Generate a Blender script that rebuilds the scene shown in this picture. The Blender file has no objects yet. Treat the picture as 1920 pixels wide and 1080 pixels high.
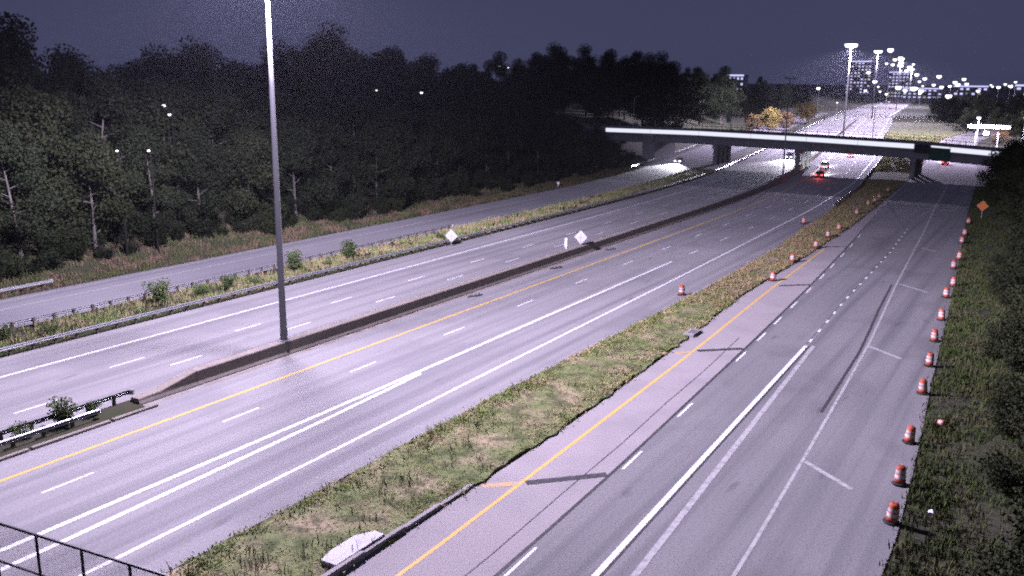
import bpy, math, random
import numpy as np
from mathutils import Matrix, Vector
R_ = math.radians
random.seed(7); RNG = np.random.default_rng(11)
scn = bpy.context.scene
col = scn.collection

# ------------------------------------------------------------------ camera
CAM_H = 21.62
cd = bpy.data.cameras.new('camera'); cam = bpy.data.objects.new('camera', cd); col.objects.link(cam)
cd.sensor_width = 36.0; cd.lens = 1700 / 1920 * 36.0
cd.clip_start = 0.5; cd.clip_end = 9000
rt = Vector((0.852714, 0.522287, 0.009745)); up = Vector((-0.12522, 0.186259, 0.974488)); fw = Vector((-0.507147, 0.83218, -0.224227))
M = Matrix((( rt.x, up.x, -fw.x, 0), (rt.y, up.y, -fw.y, 0), (rt.z, up.z, -fw.z, CAM_H), (0, 0, 0, 1)))
cam.matrix_world = M
scn.camera = cam

# ------------------------------------------------------------------ night sky and moon
w = bpy.data.worlds.new('World'); scn.world = w; w.use_nodes = True
nt = w.node_tree; nt.nodes.clear()
out = nt.nodes.new('ShaderNodeOutputWorld')
sky = nt.nodes.new('ShaderNodeTexSky'); sky.sky_type = 'NISHITA'; sky.sun_disc = False
sky.sun_elevation = R_(-6); sky.sun_rotation = R_(60)
b1 = nt.nodes.new('ShaderNodeBackground'); b1.inputs[1].default_value = 0.05
nt.links.new(sky.outputs[0], b1.inputs[0])
# town light scattered in the night air: a little stronger low down
tc = nt.nodes.new('ShaderNodeTexCoord'); sp = nt.nodes.new('ShaderNodeSeparateXYZ')
nt.links.new(tc.outputs['Generated'], sp.inputs[0])
rmp = nt.nodes.new('ShaderNodeValToRGB')
rmp.color_ramp.elements[0].position = 0.0; rmp.color_ramp.elements[0].color = (0.058, 0.062, 0.128, 1)
rmp.color_ramp.elements[1].position = 0.5; rmp.color_ramp.elements[1].color = (0.050, 0.055, 0.122, 1)
nt.links.new(sp.outputs[2], rmp.inputs[0])
b2 = nt.nodes.new('ShaderNodeBackground'); b2.inputs[1].default_value = 0.85
nt.links.new(rmp.outputs[0], b2.inputs[0])
ad = nt.nodes.new('ShaderNodeAddShader')
nt.links.new(b1.outputs[0], ad.inputs[0]); nt.links.new(b2.outputs[0], ad.inputs[1]); nt.links.new(ad.outputs[0], out.inputs[0])
ml = bpy.data.lights.new('moon', 'SUN'); ml.energy = 0.02; ml.angle = R_(0.5); ml.color = (0.9, 0.93, 1.0)
moon = bpy.data.objects.new('moon', ml); col.objects.link(moon); moon.rotation_euler = (R_(50), 0, R_(120))

scn.view_settings.view_transform = 'Standard'; scn.view_settings.look = 'None'
scn.view_settings.exposure = 0.0; scn.view_settings.gamma = 1.0
scn.view_settings.use_curve_mapping = False
scn.cycles.use_denoising = False; scn.cycles.use_adaptive_sampling = False; scn.cycles.filter_width = 2.0
scn.cycles.max_bounces = 4; scn.cycles.diffuse_bounces = 1; scn.cycles.glossy_bounces = 2
scn.cycles.sample_clamp_indirect = 0.35

# ------------------------------------------------------------------ helpers
def tag(o, label=None, cat=None, group=None, kind=None):
    if label: o['label'] = label
    if cat: o['category'] = cat
    if group: o['group'] = group
    if kind: o['kind'] = kind
    return o

def empty(name, loc=(0, 0, 0), rz=0.0):
    o = bpy.data.objects.new(name, None); col.objects.link(o)
    o.location = loc; o.rotation_euler = (0, 0, rz); o.empty_display_size = 0.3
    return o

def copy_tree(o, parent=None):
    c = o.copy(); col.objects.link(c); c.parent = parent
    for ch in list(o.children): copy_tree(ch, c)
    return c

class MB:
    """collects polygons; build() links them as one mesh object"""
    def __init__(s): s.v = []; s.f = []
    def add(s, vs, fs):
        n = len(s.v); s.v += [tuple(p) for p in vs]; s.f += [tuple(i + n for i in f) for f in fs]; return s
    def box(s, x0, x1, y0, y1, z0, z1):
        return s.add([(x0,y0,z0),(x1,y0,z0),(x1,y1,z0),(x0,y1,z0),(x0,y0,z1),(x1,y0,z1),(x1,y1,z1),(x0,y1,z1)],
                     [(0,3,2,1),(4,5,6,7),(0,1,5,4),(1,2,6,5),(2,3,7,6),(3,0,4,7)])
    def bbox(s, x0, x1, y0, y1, z0, z1, b):
        """box with chamfered vertical and top edges"""
        def ring(i, z): return [(x0+i+b,y0+i,z),(x1-i-b,y0+i,z),(x1-i,y0+i+b,z),(x1-i,y1-i-b,z),(x1-i-b,y1-i,z),(x0+i+b,y1-i,z),(x0+i,y1-i-b,z),(x0+i,y0+i+b,z)]
        return s.loft([ring(0, z0), ring(0, z1-b), ring(b*.8, z1)], True, True)
    def loft(s, rings, cap0=False, cap1=False, closed=True):
        n = len(rings[0]); vs = [p for r in rings for p in r]; fs = []
        for k in range(len(rings)-1):
            for i in range(n if closed else n-1):
                j = (i+1) % n
                fs.append((k*n+i, k*n+j, (k+1)*n+j, (k+1)*n+i))
        if cap0: fs.append(tuple(range(n-1, -1, -1)))
        if cap1: fs.append(tuple((len(rings)-1)*n + i for i in range(n)))
        return s.add(vs, fs)
    def lathe(s, prof, n=12, c=(0,0,0), cap0=True, cap1=True):
        rings = [[(c[0]+r*math.cos(2*math.pi*i/n), c[1]+r*math.sin(2*math.pi*i/n), c[2]+z) for i in range(n)] for r, z in prof]
        return s.loft(rings, cap0, cap1)
    def tube(s, pts, rad, n=6, cap=True):
        pts = [Vector(p) for p in pts]; rings = []
        rad = rad if isinstance(rad, (list, tuple)) else [rad]*len(pts)
        for i, p in enumerate(pts):
            t = (pts[min(i+1, len(pts)-1)] - pts[max(i-1, 0)]).normalized()
            a = t.cross(Vector((0,0,1)))
            if a.length < .05: a = t.cross(Vector((1,0,0)))
            a.normalize(); b = t.cross(a)
            rings.append([tuple(p + (a*math.cos(2*math.pi*k/n) + b*math.sin(2*math.pi*k/n))*rad[i]) for k in range(n)])
        return s.loft(rings, cap, cap)
    def build(s, name, mat, parent=None, smooth=False):
        me = bpy.data.meshes.new(name); me.from_pydata(s.v, [], s.f); me.update()
        if mat: me.materials.append(mat)
        if smooth: me.polygons.foreach_set('use_smooth', [True]*len(me.polygons))
        o = bpy.data.objects.new(name, me); col.objects.link(o); o.parent = parent
        return o

def np_mesh(name, V, F4, mat, parent=None):
    """fast mesh of quads from numpy arrays"""
    me = bpy.data.meshes.new(name)
    me.vertices.add(len(V)); me.vertices.foreach_set('co', np.ascontiguousarray(V, dtype=np.float32).ravel())
    nf = len(F4); me.loops.add(nf*4); me.polygons.add(nf)
    me.loops.foreach_set('vertex_index', np.ascontiguousarray(F4, dtype=np.int32).ravel())
    me.polygons.foreach_set('loop_start', np.arange(0, nf*4, 4, dtype=np.int32))
    me.update(calc_edges=True)
    if mat: me.materials.append(mat)
    o = bpy.data.objects.new(name, me); col.objects.link(o); o.parent = parent
    return o

# ------------------------------------------------------------------ materials
def mat(name, layers, rough=0.8, metal=0.0, bump=0.0, bscale=20.0, spec=0.3, rand=0.0):
    """layers: first is a base colour, each further (colour, noise scale, (sx,sy,sz), low, high, factor)"""
    m = bpy.data.materials.new(name); m.use_nodes = True
    t = m.node_tree; bs = t.nodes['Principled BSDF']
    bs.inputs['Roughness'].default_value = rough; bs.inputs['Metallic'].default_value = metal
    bs.inputs['Specular IOR Level'].default_value = spec
    tcn = t.nodes.new('ShaderNodeTexCoord'); prev = None
    base = t.nodes.new('ShaderNodeRGB'); base.outputs[0].default_value = (*layers[0], 1); prev = base.outputs[0]
    for (c, sc, st, lo, hi, fac) in layers[1:]:
        mp = t.nodes.new('ShaderNodeMapping'); mp.inputs['Scale'].default_value = st
        t.links.new(tcn.outputs['Object'], mp.inputs[0])
        nz = t.nodes.new('ShaderNodeTexNoise'); nz.inputs['Scale'].default_value = sc; nz.inputs['Detail'].default_value = 4
        t.links.new(mp.outputs[0], nz.inputs['Vector'])
        mr = t.nodes.new('ShaderNodeMapRange'); mr.inputs[1].default_value = lo; mr.inputs[2].default_value = hi
        mr.inputs[3].default_value = 0; mr.inputs[4].default_value = fac
        t.links.new(nz.outputs[0], mr.inputs[0])
        mx = t.nodes.new('ShaderNodeMix'); mx.data_type = 'RGBA'
        t.links.new(mr.outputs[0], mx.inputs[0]); t.links.new(prev, mx.inputs[6]); mx.inputs[7].default_value = (*c, 1)
        prev = mx.outputs[2]
    if rand > 0:
        oi = t.nodes.new('ShaderNodeObjectInfo'); hs = t.nodes.new('ShaderNodeHueSaturation')
        m1 = t.nodes.new('ShaderNodeMapRange'); m1.inputs[3].default_value = 1-rand; m1.inputs[4].default_value = 1+rand
        t.links.new(oi.outputs['Random'], m1.inputs[0]); t.links.new(m1.outputs[0], hs.inputs['Value']); t.links.new(prev, hs.inputs['Color'])
        prev = hs.outputs[0]
    t.links.new(prev, bs.inputs['Base Color'])
    if bump > 0:
        nz = t.nodes.new('ShaderNodeTexNoise'); nz.inputs['Scale'].default_value = bscale; nz.inputs['Detail'].default_value = 5
        t.links.new(tcn.outputs['Object'], nz.inputs['Vector'])
        bp = t.nodes.new('ShaderNodeBump'); bp.inputs['Strength'].default_value = bump; bp.inputs['Distance'].default_value = 0.05
        t.links.new(nz.outputs[0], bp.inputs['Height']); t.links.new(bp.outputs[0], bs.inputs['Normal'])
    return m

def emit(name, c, s):
    m = bpy.data.materials.new(name); m.use_nodes = True
    bs = m.node_tree.nodes['Principled BSDF']
    bs.inputs['Base Color'].default_value = (*[min(.8, x) for x in c], 1)
    bs.inputs['Emission Color'].default_value = (*c, 1); bs.inputs['Emission Strength'].default_value = s
    m.cycles.emission_sampling = 'NONE'
    return m

G1 = (1, 1, 1)
CONC = mat('freeway_concrete', [(.275,.265,.26), ((.345,.33,.32),.06,G1,.35,.7,.8), ((.17,.165,.17),1.0,(.9,.014,1),.46,.70,.85), ((.42,.40,.39),.9,(1.3,.02,1),.55,.75,.5),
            ((.19,.185,.19),.22,(.6,.5,1),.54,.70,.6), ((.13,.125,.13),.9,(1.2,.25,1),.66,.74,.7), ((.17,.165,.17),7.0,G1,.46,.62,.38), ((.42,.41,.41),11.0,G1,.52,.68,.4)], .85, 0, .25, 30)
RAMPC = mat('ramp_asphalt', [(.215,.21,.205), ((.28,.27,.26),.07,G1,.4,.7,.7), ((.12,.12,.125),1.1,(.8,.016,1),.46,.70,.8), ((.13,.125,.12),.25,(.7,.4,1),.54,.68,.6), ((.09,.09,.09),.9,(1.2,.25,1),.66,.74,.7),
            ((.11,.11,.115),7.5,G1,.46,.64,.45), ((.32,.31,.31),12.0,G1,.52,.7,.45)], .88, 0, .25, 30)
SHOULD = mat('shoulder_concrete', [(.37,.335,.325), ((.27,.25,.25),.25,G1,.45,.7,.6), ((.22,.21,.21),7.0,G1,.48,.65,.35), ((.46,.42,.41),10.0,G1,.52,.7,.35)], .9, 0, .2, 25)
SIDEC = mat('side_road_asphalt', [(.22,.215,.225), ((.30,.29,.29),.08,G1,.4,.7,.6), ((.14,.14,.15),1.0,(.9,.02,1),.5,.75,.7), ((.13,.13,.13),6.5,G1,.48,.65,.4)], .88, 0, .2, 25)
WPAINT = mat('white_road_paint', [(.86,.86,.84), ((.55,.54,.53),1.8,G1,.52,.70,.6), ((.55,.54,.53),7.0,G1,.52,.66,.45)], .6)
WORN = mat('worn_white_paint', [(.46,.45,.43), ((.27,.26,.26),2.2,G1,.45,.65,.85), ((.3,.3,.3),9.0,G1,.5,.66,.5)], .7)
YPAINT = mat('yellow_road_paint', [(.78,.50,.10), ((.60,.44,.20),1.5,G1,.5,.7,.7), ((.5,.38,.2),9,G1,.5,.68,.4)], .65)
OPAINT = mat('faded_yellow_patch', [(.62,.40,.14), ((.42,.34,.28),2.0,G1,.42,.62,.8)], .7)
TAR = mat('black_tar', [(.05,.048,.05), ((.12,.12,.12),3.0,G1,.48,.7,.6)], .7)
BARC = mat('barrier_concrete', [(.29,.25,.21), ((.20,.175,.155),.9,(.4,.4,2),.42,.7,.7), ((.42,.37,.32),5.0,G1,.5,.7,.5)], .9, 0, .25, 12)
BRIDGEC = mat('bridge_concrete', [(.33,.33,.33), ((.22,.22,.22),.4,G1,.45,.7,.6)], .85)
STEEL = mat('galvanised_steel', [(.48,.49,.50), ((.34,.33,.32),3.0,G1,.5,.7,.6)], .45, .6)
MASTM = mat('mast_steel', [(.40,.40,.42), ((.30,.30,.32),1.5,(1,1,.2),.45,.7,.6)], .55, .35)
DARKST = mat('dark_steel', [(.05,.05,.055), ((.09,.08,.075),6,G1,.5,.7,.6)], .6, .2)
BLACKST = mat('black_fence_paint', [(.012,.012,.014), ((.03,.03,.03),8,G1,.5,.7,.5)], .55, .1)
WOODP = mat('weathered_wood_post', [(.10,.08,.065), ((.05,.045,.04),4,(1,1,.3),.4,.7,.7)], .9)
ALU = mat('sign_back_aluminium', [(.52,.52,.53), ((.40,.40,.42),3.5,G1,.45,.7,.5)], .5, .25)
ORANGE_S = mat('orange_sign_sheet', [(.72,.22,.04), ((.55,.2,.06),3,G1,.5,.7,.4)], .5)
GREEN_S = mat('green_sign_sheet', [(.02,.12,.07), ((.015,.08,.05),2,G1,.45,.7,.5)], .5)
WHITE_S = mat('white_reflective_sheet', [(.82,.82,.84), ((.68,.68,.70),6,G1,.5,.7,.4)], .4)
ORANGE = mat('orange_drum_plastic', [(.40,.085,.04), ((.26,.06,.035),4,G1,.45,.7,.6)], .5, 0, 0, 20, .3, .22)
BANDW = mat('drum_white_band', [(.56,.52,.50), ((.36,.28,.25),5,G1,.48,.7,.6)], .45, 0, 0, 20, .3, .15)
RUBBER = mat('black_rubber', [(.02,.02,.02), ((.04,.038,.036),8,G1,.5,.7,.6)], .8)
EARTH = mat('rough_ground', [(.045,.045,.026), ((.036,.046,.018),.12,G1,.4,.6,.9), ((.065,.052,.034),.35,G1,.5,.7,.7), ((.035,.035,.02),3.0,G1,.48,.65,.6)], .95, 0, .5, 3)
TURF = mat('island_turf', [(.20,.225,.09), ((.44,.34,.22),.45,G1,.47,.64,.9), ((.05,.075,.02),.9,G1,.45,.62,.8), ((.035,.04,.018),4.0,G1,.48,.66,.6)], .95, 0, .5, 4)
def grassm(n, a, b, c): return mat(n, [a, (b,.32,G1,.44,.58,.95), (c,.7,G1,.5,.66,.9)], .95, 0, 0, 20, .04)
BLADE = grassm('island_grass_blades', (.215,.28,.065), (.58,.45,.24), (.125,.20,.045))
BLADE_F = grassm('dry_island_end_grass', (.30,.24,.11), (.40,.26,.17), (.17,.20,.06))
BLADE_D = grassm('verge_grass_blades', (.066,.090,.028), (.10,.10,.045), (.045,.065,.02))
BLADE_T = grassm('dry_strip_grass', (.34,.31,.15), (.17,.24,.07), (.38,.28,.18))
BARK = mat('tree_bark', [(.075,.068,.06), ((.04,.035,.03),3,(1,1,.25),.42,.65,.8)], .95)
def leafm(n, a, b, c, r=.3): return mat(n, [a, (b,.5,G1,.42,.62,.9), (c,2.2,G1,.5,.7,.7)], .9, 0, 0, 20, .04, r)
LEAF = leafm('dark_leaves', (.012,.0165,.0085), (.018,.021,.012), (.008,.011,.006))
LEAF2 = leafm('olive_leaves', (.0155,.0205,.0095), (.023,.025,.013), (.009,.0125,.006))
LEAFY = leafm('yellow_autumn_leaves', (.19,.16,.05), (.22,.13,.05), (.10,.12,.04), .2)
LEAFO = leafm('orange_autumn_leaves', (.17,.105,.055), (.13,.10,.05), (.09,.085,.04), .2)
LEAFW = leafm('weed_leaves', (.075,.115,.040), (.13,.15,.06), (.05,.08,.028), .25)
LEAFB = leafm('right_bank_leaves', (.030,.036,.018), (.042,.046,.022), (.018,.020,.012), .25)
GLASS = mat('car_glass', [(.012,.013,.015), ((.02,.02,.022),2,G1,.5,.7,.4)], .08, 0, 0, 20, .6)
CHROME = mat('wheel_alloy', [(.4,.4,.41), ((.25,.25,.26),5,G1,.5,.7,.5)], .35, .8)
def paint(n, c): return mat(n, [c, (tuple(x*.7 for x in c),1.5,G1,.5,.75,.4)], .3, .2, 0, 20, .5)
WALLB = mat('far_building_wall', [(.22,.22,.25), ((.15,.15,.18),.2,G1,.45,.7,.6)], .9)
WALLH = mat('house_siding', [(.30,.29,.28), ((.22,.21,.21),.8,(1,1,4),.45,.7,.5)], .9)
ROOFM = mat('dark_roofing', [(.05,.05,.055), ((.08,.075,.07),1.5,G1,.45,.7,.6)], .9)
LAMPW = emit('lit_lamp_lens', (.92,.90,1.0), 3.2)
LAMPWARM = emit('lit_warm_lens', (1.0,.86,.70), 2.4)
STRIP = emit('glowing_parapet_panel', (.86,.88,1.0), .95)  # parapet brightness held in the panel's own emission
CANOPYL = emit('lit_canopy_panel', (1.0,.97,.86), .9)
HEADL = emit('lit_headlamp', (.93,.92,1.0), 6)
TAILL = emit('lit_tail_lamp', (1.0,.10,.09), 4)
WINW = emit('lit_window_cool', (.62,.62,1.0), 1.1)
WINY = emit('lit_window_warm', (1.0,.85,.66), .45)
WIND = mat('dark_window', [(.03,.03,.04), ((.05,.05,.07),1,G1,.5,.7,.5)], .2)

DOWN = -1.0
def lum_nodes(ld, color, floor=.18):
    """road-lighting distribution: intensity rises towards the sides as 1/cos^2, held beyond about 66 degrees, none above the horizontal"""
    ld.use_nodes = True; t = ld.node_tree
    em = t.nodes['Emission']; em.inputs[0].default_value = (*color, 1)
    g = t.nodes.new('ShaderNodeTexCoord'); s = t.nodes.new('ShaderNodeSeparateXYZ')
    t.links.new(g.outputs['Normal'], s.inputs[0])
    ab = t.nodes.new('ShaderNodeMath'); ab.operation = 'MULTIPLY'
    t.links.new(s.outputs[2], ab.inputs[0]); t.links.new(s.outputs[2], ab.inputs[1])
    mx = t.nodes.new('ShaderNodeMath'); mx.operation = 'MAXIMUM'; mx.inputs[1].default_value = floor
    t.links.new(ab.outputs[0], mx.inputs[0])
    dv = t.nodes.new('ShaderNodeMath'); dv.operation = 'DIVIDE'; dv.inputs[0].default_value = 1.0
    t.links.new(mx.outputs[0], dv.inputs[1])
    nc = t.nodes.new('ShaderNodeMath'); nc.operation = 'MULTIPLY'; nc.inputs[1].default_value = DOWN; t.links.new(s.outputs[2], nc.inputs[0])
    cut = t.nodes.new('ShaderNodeMapRange'); cut.interpolation_type = 'SMOOTHSTEP'
    cut.inputs[1].default_value = .09; cut.inputs[2].default_value = .32; cut.inputs[3].default_value = .02; cut.inputs[4].default_value = 1.0
    t.links.new(nc.outputs[0], cut.inputs[0])
    mu = t.nodes.new('ShaderNodeMath'); mu.operation = 'MULTIPLY'
    t.links.new(dv.outputs[0], mu.inputs[0]); t.links.new(cut.outputs[0], mu.inputs[1])
    t.links.new(mu.outputs[0], em.inputs[1])

# ------------------------------------------------------------------ road alignment
CK = ([-200,150,180,208,240,287,340,390,520,650,820,960,1090,1220,1600,2600],
      [0,0,-.9,-3.0,-7,-14,-22.5,-31,-51,-71,-91,-107,-123,-139,-185,-310])
YD = np.arange(-100, 2600, 5.0)
_c = np.interp(YD, *CK); _k = np.ones(7)/7
_c = np.convolve(np.pad(_c, 3, mode='edge'), _k, mode='valid')
def cv(y): return float(np.interp(y, YD, _c))
def ysamp(a, b):
    ys = [a]
    while ys[-1] < b: ys.append(min(b, ys[-1] + (8 if ys[-1] < 450 else 25)))
    return ys
def interp(pts):
    ys = [p[1] for p in pts]; xs = [p[0] for p in pts]
    return lambda y: float(np.interp(y, ys, xs))
edgeW = interp([(-32.1,-60),(-32.1,24),(-32.3,50),(-32.0,65),(-31.6,84),(-31.6,106),(-31.9,120),(-33.0,140),(-34.6,167),(-36.8,199),(-46.7,285),(-63,380),(-83,520),(-103,650),(-123,820),(-171,1220),(-217,1600),(-342,2600)])
edgeG = interp([(-25.4,-60),(-25.4,27),(-25.3,49),(-26,70),(-27.2,90),(-27.1,120),(-27.6,150),(-30.2,209),(-31.8,238),(-35.2,285),(-41,340),(-44,400),(-41,480),(-28,560)])
edgeR = interp([(-4.9,-60),(-4.9,44),(-5.5,55),(-6.7,71),(-8.0,92),(-10.5,128),(-13.8,172),(-16.6,219),(-18.4,245),(-22,285),(-28,340),(-31,400),(-28,480),(-15,560)])
def lineR(pts): return interp(pts)

# ------------------------------------------------------------------ terrain
def hgt(x, y):
    c = cv(y); h = -0.06
    xl = -92.5 + c
    if x < xl:
        d = xl - x; h += min(8.0, d*.20) + .25*math.sin(x*.31+y*.17)*min(1, d*.2)
    xr = (edgeR(y) if y < 560 else -15+(y-560)*.1) + 4
    if y >= 300: xr = max(xr, c + 8) if y > 560 else xr
    if x > xr:
        d = x - xr; h += min(7.0, d*.13)*(1 if y < 700 else max(.3, 1-(y-700)/600)) + .15*math.sin(x*.5+y*.21)*min(1, d*.2)
    return h
xs = [-4000,-2500,-1500,-900,-600,-450,-350,-290,-250] + list(np.arange(-225, 40, 3.0)) + [45,55,70,90,130,200,350,700,1500,3000]
ys = [-400,-150] + list(np.arange(-80, 470, 6.0)) + list(np.arange(480, 1300, 25.0)) + [1400,1600,1900,2400,3200,4500,7000]
V = [(x, y, hgt(x, y)) for y in ys for x in xs]; nx = len(xs)
F = [(j*nx+i, j*nx+i+1, (j+1)*nx+i+1, (j+1)*nx+i) for j in range(len(ys)-1) for i in range(nx-1)]
o = MB().add(V, F).build('ground', EARTH, None, True); tag(o, kind='structure')

# ------------------------------------------------------------------ carriageways
def sheet(name, fl, fr, y0, y1, z, m, parent=None):
    b = MB(); yy = ysamp(y0, y1)
    b.loft([[(fl(y), y, z), (fr(y), y, z)] for y in yy], closed=False)
    b.f = [tuple(reversed(f)) for f in b.f]
    o = b.build(name, m, parent)
    if parent is None: tag(o, kind='structure')
    return o
road_r = sheet('near_carriageway', lambda y: -52.0+cv(y), edgeW, -60, 1700, 0.0, CONC)
road_l = sheet('far_carriageway', lambda y: -69.3+cv(y), lambda y: -52.0+cv(y), -60, 1700, 0.0, CONC)
side = sheet('left_side_road', lambda y: -88.0+cv(y)-max(0, y-180)*.03, lambda y: -76.8+cv(y), -60, 700, 0.0, SIDEC)
seamx = lineR([(-19.3,-60),(-19.5,31),(-19.9,45),(-21.1,72.5),(-22.5,100),(-24.2,127),(-27.0,163),(-29.6,209),(-31.0,238),(-34.4,285),(-40,340),(-43,400),(-40,480),(-27,560)])
ramp = sheet('exit_ramp', seamx, edgeR, -60, 560, 0.0, RAMPC)
shold = sheet('ramp_left_lane', edgeG, seamx, -60, 200, 0.0, SHOULD)
sheet('ramp_left_lane_far', edgeG, seamx, 200, 560, 0.0, SHOULD)

def line(name, fx, y0, y1, wd, m, parent, z=.006):
    b = MB(); yy = ysamp(y0, y1)
    b.loft([[(fx(y)-wd/2, y, z), (fx(y)+wd/2, y, z)] for y in yy], closed=False)
    b.f = [tuple(reversed(f)) for f in b.f]
    return b.build(name, m, parent)
off = lambda x0: (lambda y: x0 + cv(y))
# near carriageway
line('yellow_edge_line', off(-47.55), -60, 900, .25, YPAINT, road_r)
line('white_lane_line', lineR([(-40.6,-60),(-40.2,20),(-40.0,44),(-40.15,104)]), -40, 103.5, .32, WPAINT, road_r)
line('white_lane_line', lineR([(-37.3,-60),(-38.5,20),(-39.1,42),(-39.65,52)]), -40, 52, .32, WPAINT, road_r, .009)
Wx = lineR([(-34.6,-60),(-35.05,21),(-35.2,38),(-35.5,52),(-36.1,97),(-37.4,161),(-39.9,209),(-49.5,287),(-66,380)])
line('white_edge_line', Wx, -60, 380, .24, WPAINT, road_r)
line('white_edge_line', lambda y: edgeW(y)-2.6, 380, 1300, .3, WPAINT, road_r)
def dashes(fx, y0, n, parent, ln=3.05, per=12.19, wd=.17, m=WPAINT, name='lane_dash'):
    for k in range(n):
        y = y0 + per*k
        line(name, fx, y-ln/2, y+ln/2, wd, m, parent)
dashes(off(-44.3), 26.5-24.4, 34, road_r)
dashes(off(-40.15), 111.0, 26, road_r)
# far carriageway
line('white_edge_line', off(-64.8), -60, 900, .24, WPAINT, road_l)
dashes(off(-60.2), 41.8-36.6, 34, road_l)
dashes(off(-56.85), 32.35-24.4, 34, road_l)
line('yellow_edge_line', off(-53.3), 60, 900, .12, WORN, road_l)
# side road
line('white_edge_line', off(-84.1), -60, 400, .2, WORN, side)
line('white_edge_line', off(-79.0), -60, 400, .2, WORN, side)
line('white_edge_line', off(-87.0), -60, 200, .12, WORN, side)
# exit ramp
RYx = lineR([(-22.2,-60),(-23.2,28.6),(-23.5,39.2),(-24.4,68.6),(-25.6,94.4),(-26.4,122),(-27.3,150)])
line('yellow_edge_line', RYx, -40, 124, .22, YPAINT, shold)
line('tar_and_shadow_line', seamx, -60, 230, .20, TAR, ramp, .005)
line('tar_and_shadow_line', lambda y: seamx(y)-1.2+.12*math.sin(y*.4), 24, 75, .07, TAR, shold, .005)
for y in (32.6, 45.9, 55.5, 69.5, 76.2, 82.5, 89.5, 97, 105, 112, 120, 128, 137):
    line('lane_dash', lambda q: seamx(q)+.32, y-1.5, y+1.5, .16, WPAINT, ramp, .009)
T1 = lineR([(-14.9,0),(-15.8,33.3),(-17.0,75.6)]); T2 = lineR([(-12.6,0),(-14.3,34.3),(-16.45,75.8)])
line('white_gore_line', T1, 0, 75.6, .30, WPAINT, ramp)
line('tar_and_shadow_line', lambda y: T1(y)+.24, 0, 75.6, .14, TAR, ramp, .005)  # dark strip painted for the shadow beside the white line
line('worn_gore_line', T2, 0, 75.8, .34, WORN, ramp, .009)
dx = lineR([(-17.0,76),(-17.3,84),(-17.8,94.5),(-18.2,112),(-18.7,128),(-20.5,160)])
y = 77.4
while y < 150:
    line('dotted_lane_mark', dx, y-.5, y+.5, .2, WPAINT, ramp); y += 3.7
line('tar_and_shadow_line', lambda y: dx(y)-.1, 76, 130, .05, TAR, ramp, .005)
RWx = lineR([(-9.6,0),(-10.5,36.7),(-11.2,52),(-12.6,79),(-14.7,106.5),(-17.1,143.7),(-19.8,181),(-22,219)])
line('white_edge_line', RWx, 0, 215, .20, WORN, ramp)
line('tar_and_shadow_line', lambda y: RWx(y)-.45+.08*math.sin(y*.6), 60, 105, .22, TAR, ramp, .005)
def bar(name, a, b_, wd, m, parent, z):
    A = Vector((*a, z)); B = Vector((*b_, z)); n = (B-A).cross(Vector((0,0,1))).normalized()*wd/2
    return MB().add([A-n, A+n, B+n, B-n], [(0,1,2,3)]).build(name, m, parent)
for a, b_, wd in (((-11.0,51.2),(-7.9,48.8),.34), ((-12.5,78.4),(-9.6,76.0),.36), ((-14.4,105.9),(-11.1,103.0),.36), ((-15.6,131.6),(-13.4,129.7),.36)):
    bar('chevron_bar', a, b_, wd, WORN, ramp, .009)
for a, b_ in (((-23.3,39.9),(-20.0,43.3)), ((-24.2,69.1),(-21.2,71.8)), ((-25.3,97.4),(-22.6,99.9)), ((-26.2,125.3),(-24.2,126.8))):
    bar('blacked_out_bar', a, b_, .55, TAR, shold, .0085)
for a, b_ in (((-25.1,38.3),(-23.6,39.6)), ((-25.4,67.4),(-24.5,68.6))):
    bar('yellow_bar', a, b_, .5, OPAINT, shold, .0085)

# ------------------------------------------------------------------ grass island between freeway and ramp
b = MB(); yy = [-60,-20] + list(np.arange(10, 130, .8)) + ysamp(130, 560)[0:]
rows = []
for y in yy:
    jw = .10*math.sin(y*1.1)+.07*math.sin(y*2.9+1)+random.uniform(-.12,.12); jg = .12*math.sin(y*.8+2)+.07*math.sin(y*2.3)+random.uniform(-.12,.12)
    a, g = edgeW(y)+.02+jw, edgeG(y)-.10+jg
    rows.append([(a, y, -.05), (a+.05, y, .05), (a+(g-a)*.3, y, .16), (a+(g-a)*.7, y, .17), (g-.05, y, .12), (g, y, -.05)])
b.loft(rows, closed=False); b.f = [tuple(reversed(f)) for f in b.f]
isl = b.build('grass_island', TURF); tag(isl, kind='structure')

def blades(name, pts, hmin, hmax, wd, m, per=4, spread=.16, lean=.35):
    """tufts of bent blades (two stacked quads each) round every point of pts"""
    P = np.repeat(np.asarray(pts, float), per, axis=0); n = len(P)
    P[:, :2] += RNG.normal(0, spread, (n, 2))
    h = RNG.uniform(hmin, hmax, n); a = RNG.uniform(0, 2*math.pi, n); ww = wd*RNG.uniform(.6, 1.4, n)
    d = np.stack([np.cos(a), np.sin(a), np.zeros(n)], 1); s = np.stack([-np.sin(a), np.cos(a), np.zeros(n)], 1)
    l = RNG.uniform(.05, lean, n)[:, None]*h[:, None]; hz = np.array([0, 0, 1.0])
    m1 = P + d*l*.35 + hz*h[:, None]*.55; m2 = P + d*l*1.2 + hz*h[:, None]
    W_ = s*ww[:, None]/2
    V = np.stack([P-W_, P+W_, m1+W_*.85, m1-W_*.85, m2+W_*.25, m2-W_*.25], 1).reshape(-1, 3)
    k = np.arange(n)[:, None]*6
    F = np.concatenate([k+np.array([[0,1,2,3]]), k+np.array([[3,2,4,5]])], 0)
    return np_mesh(name, V, F, m)
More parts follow.
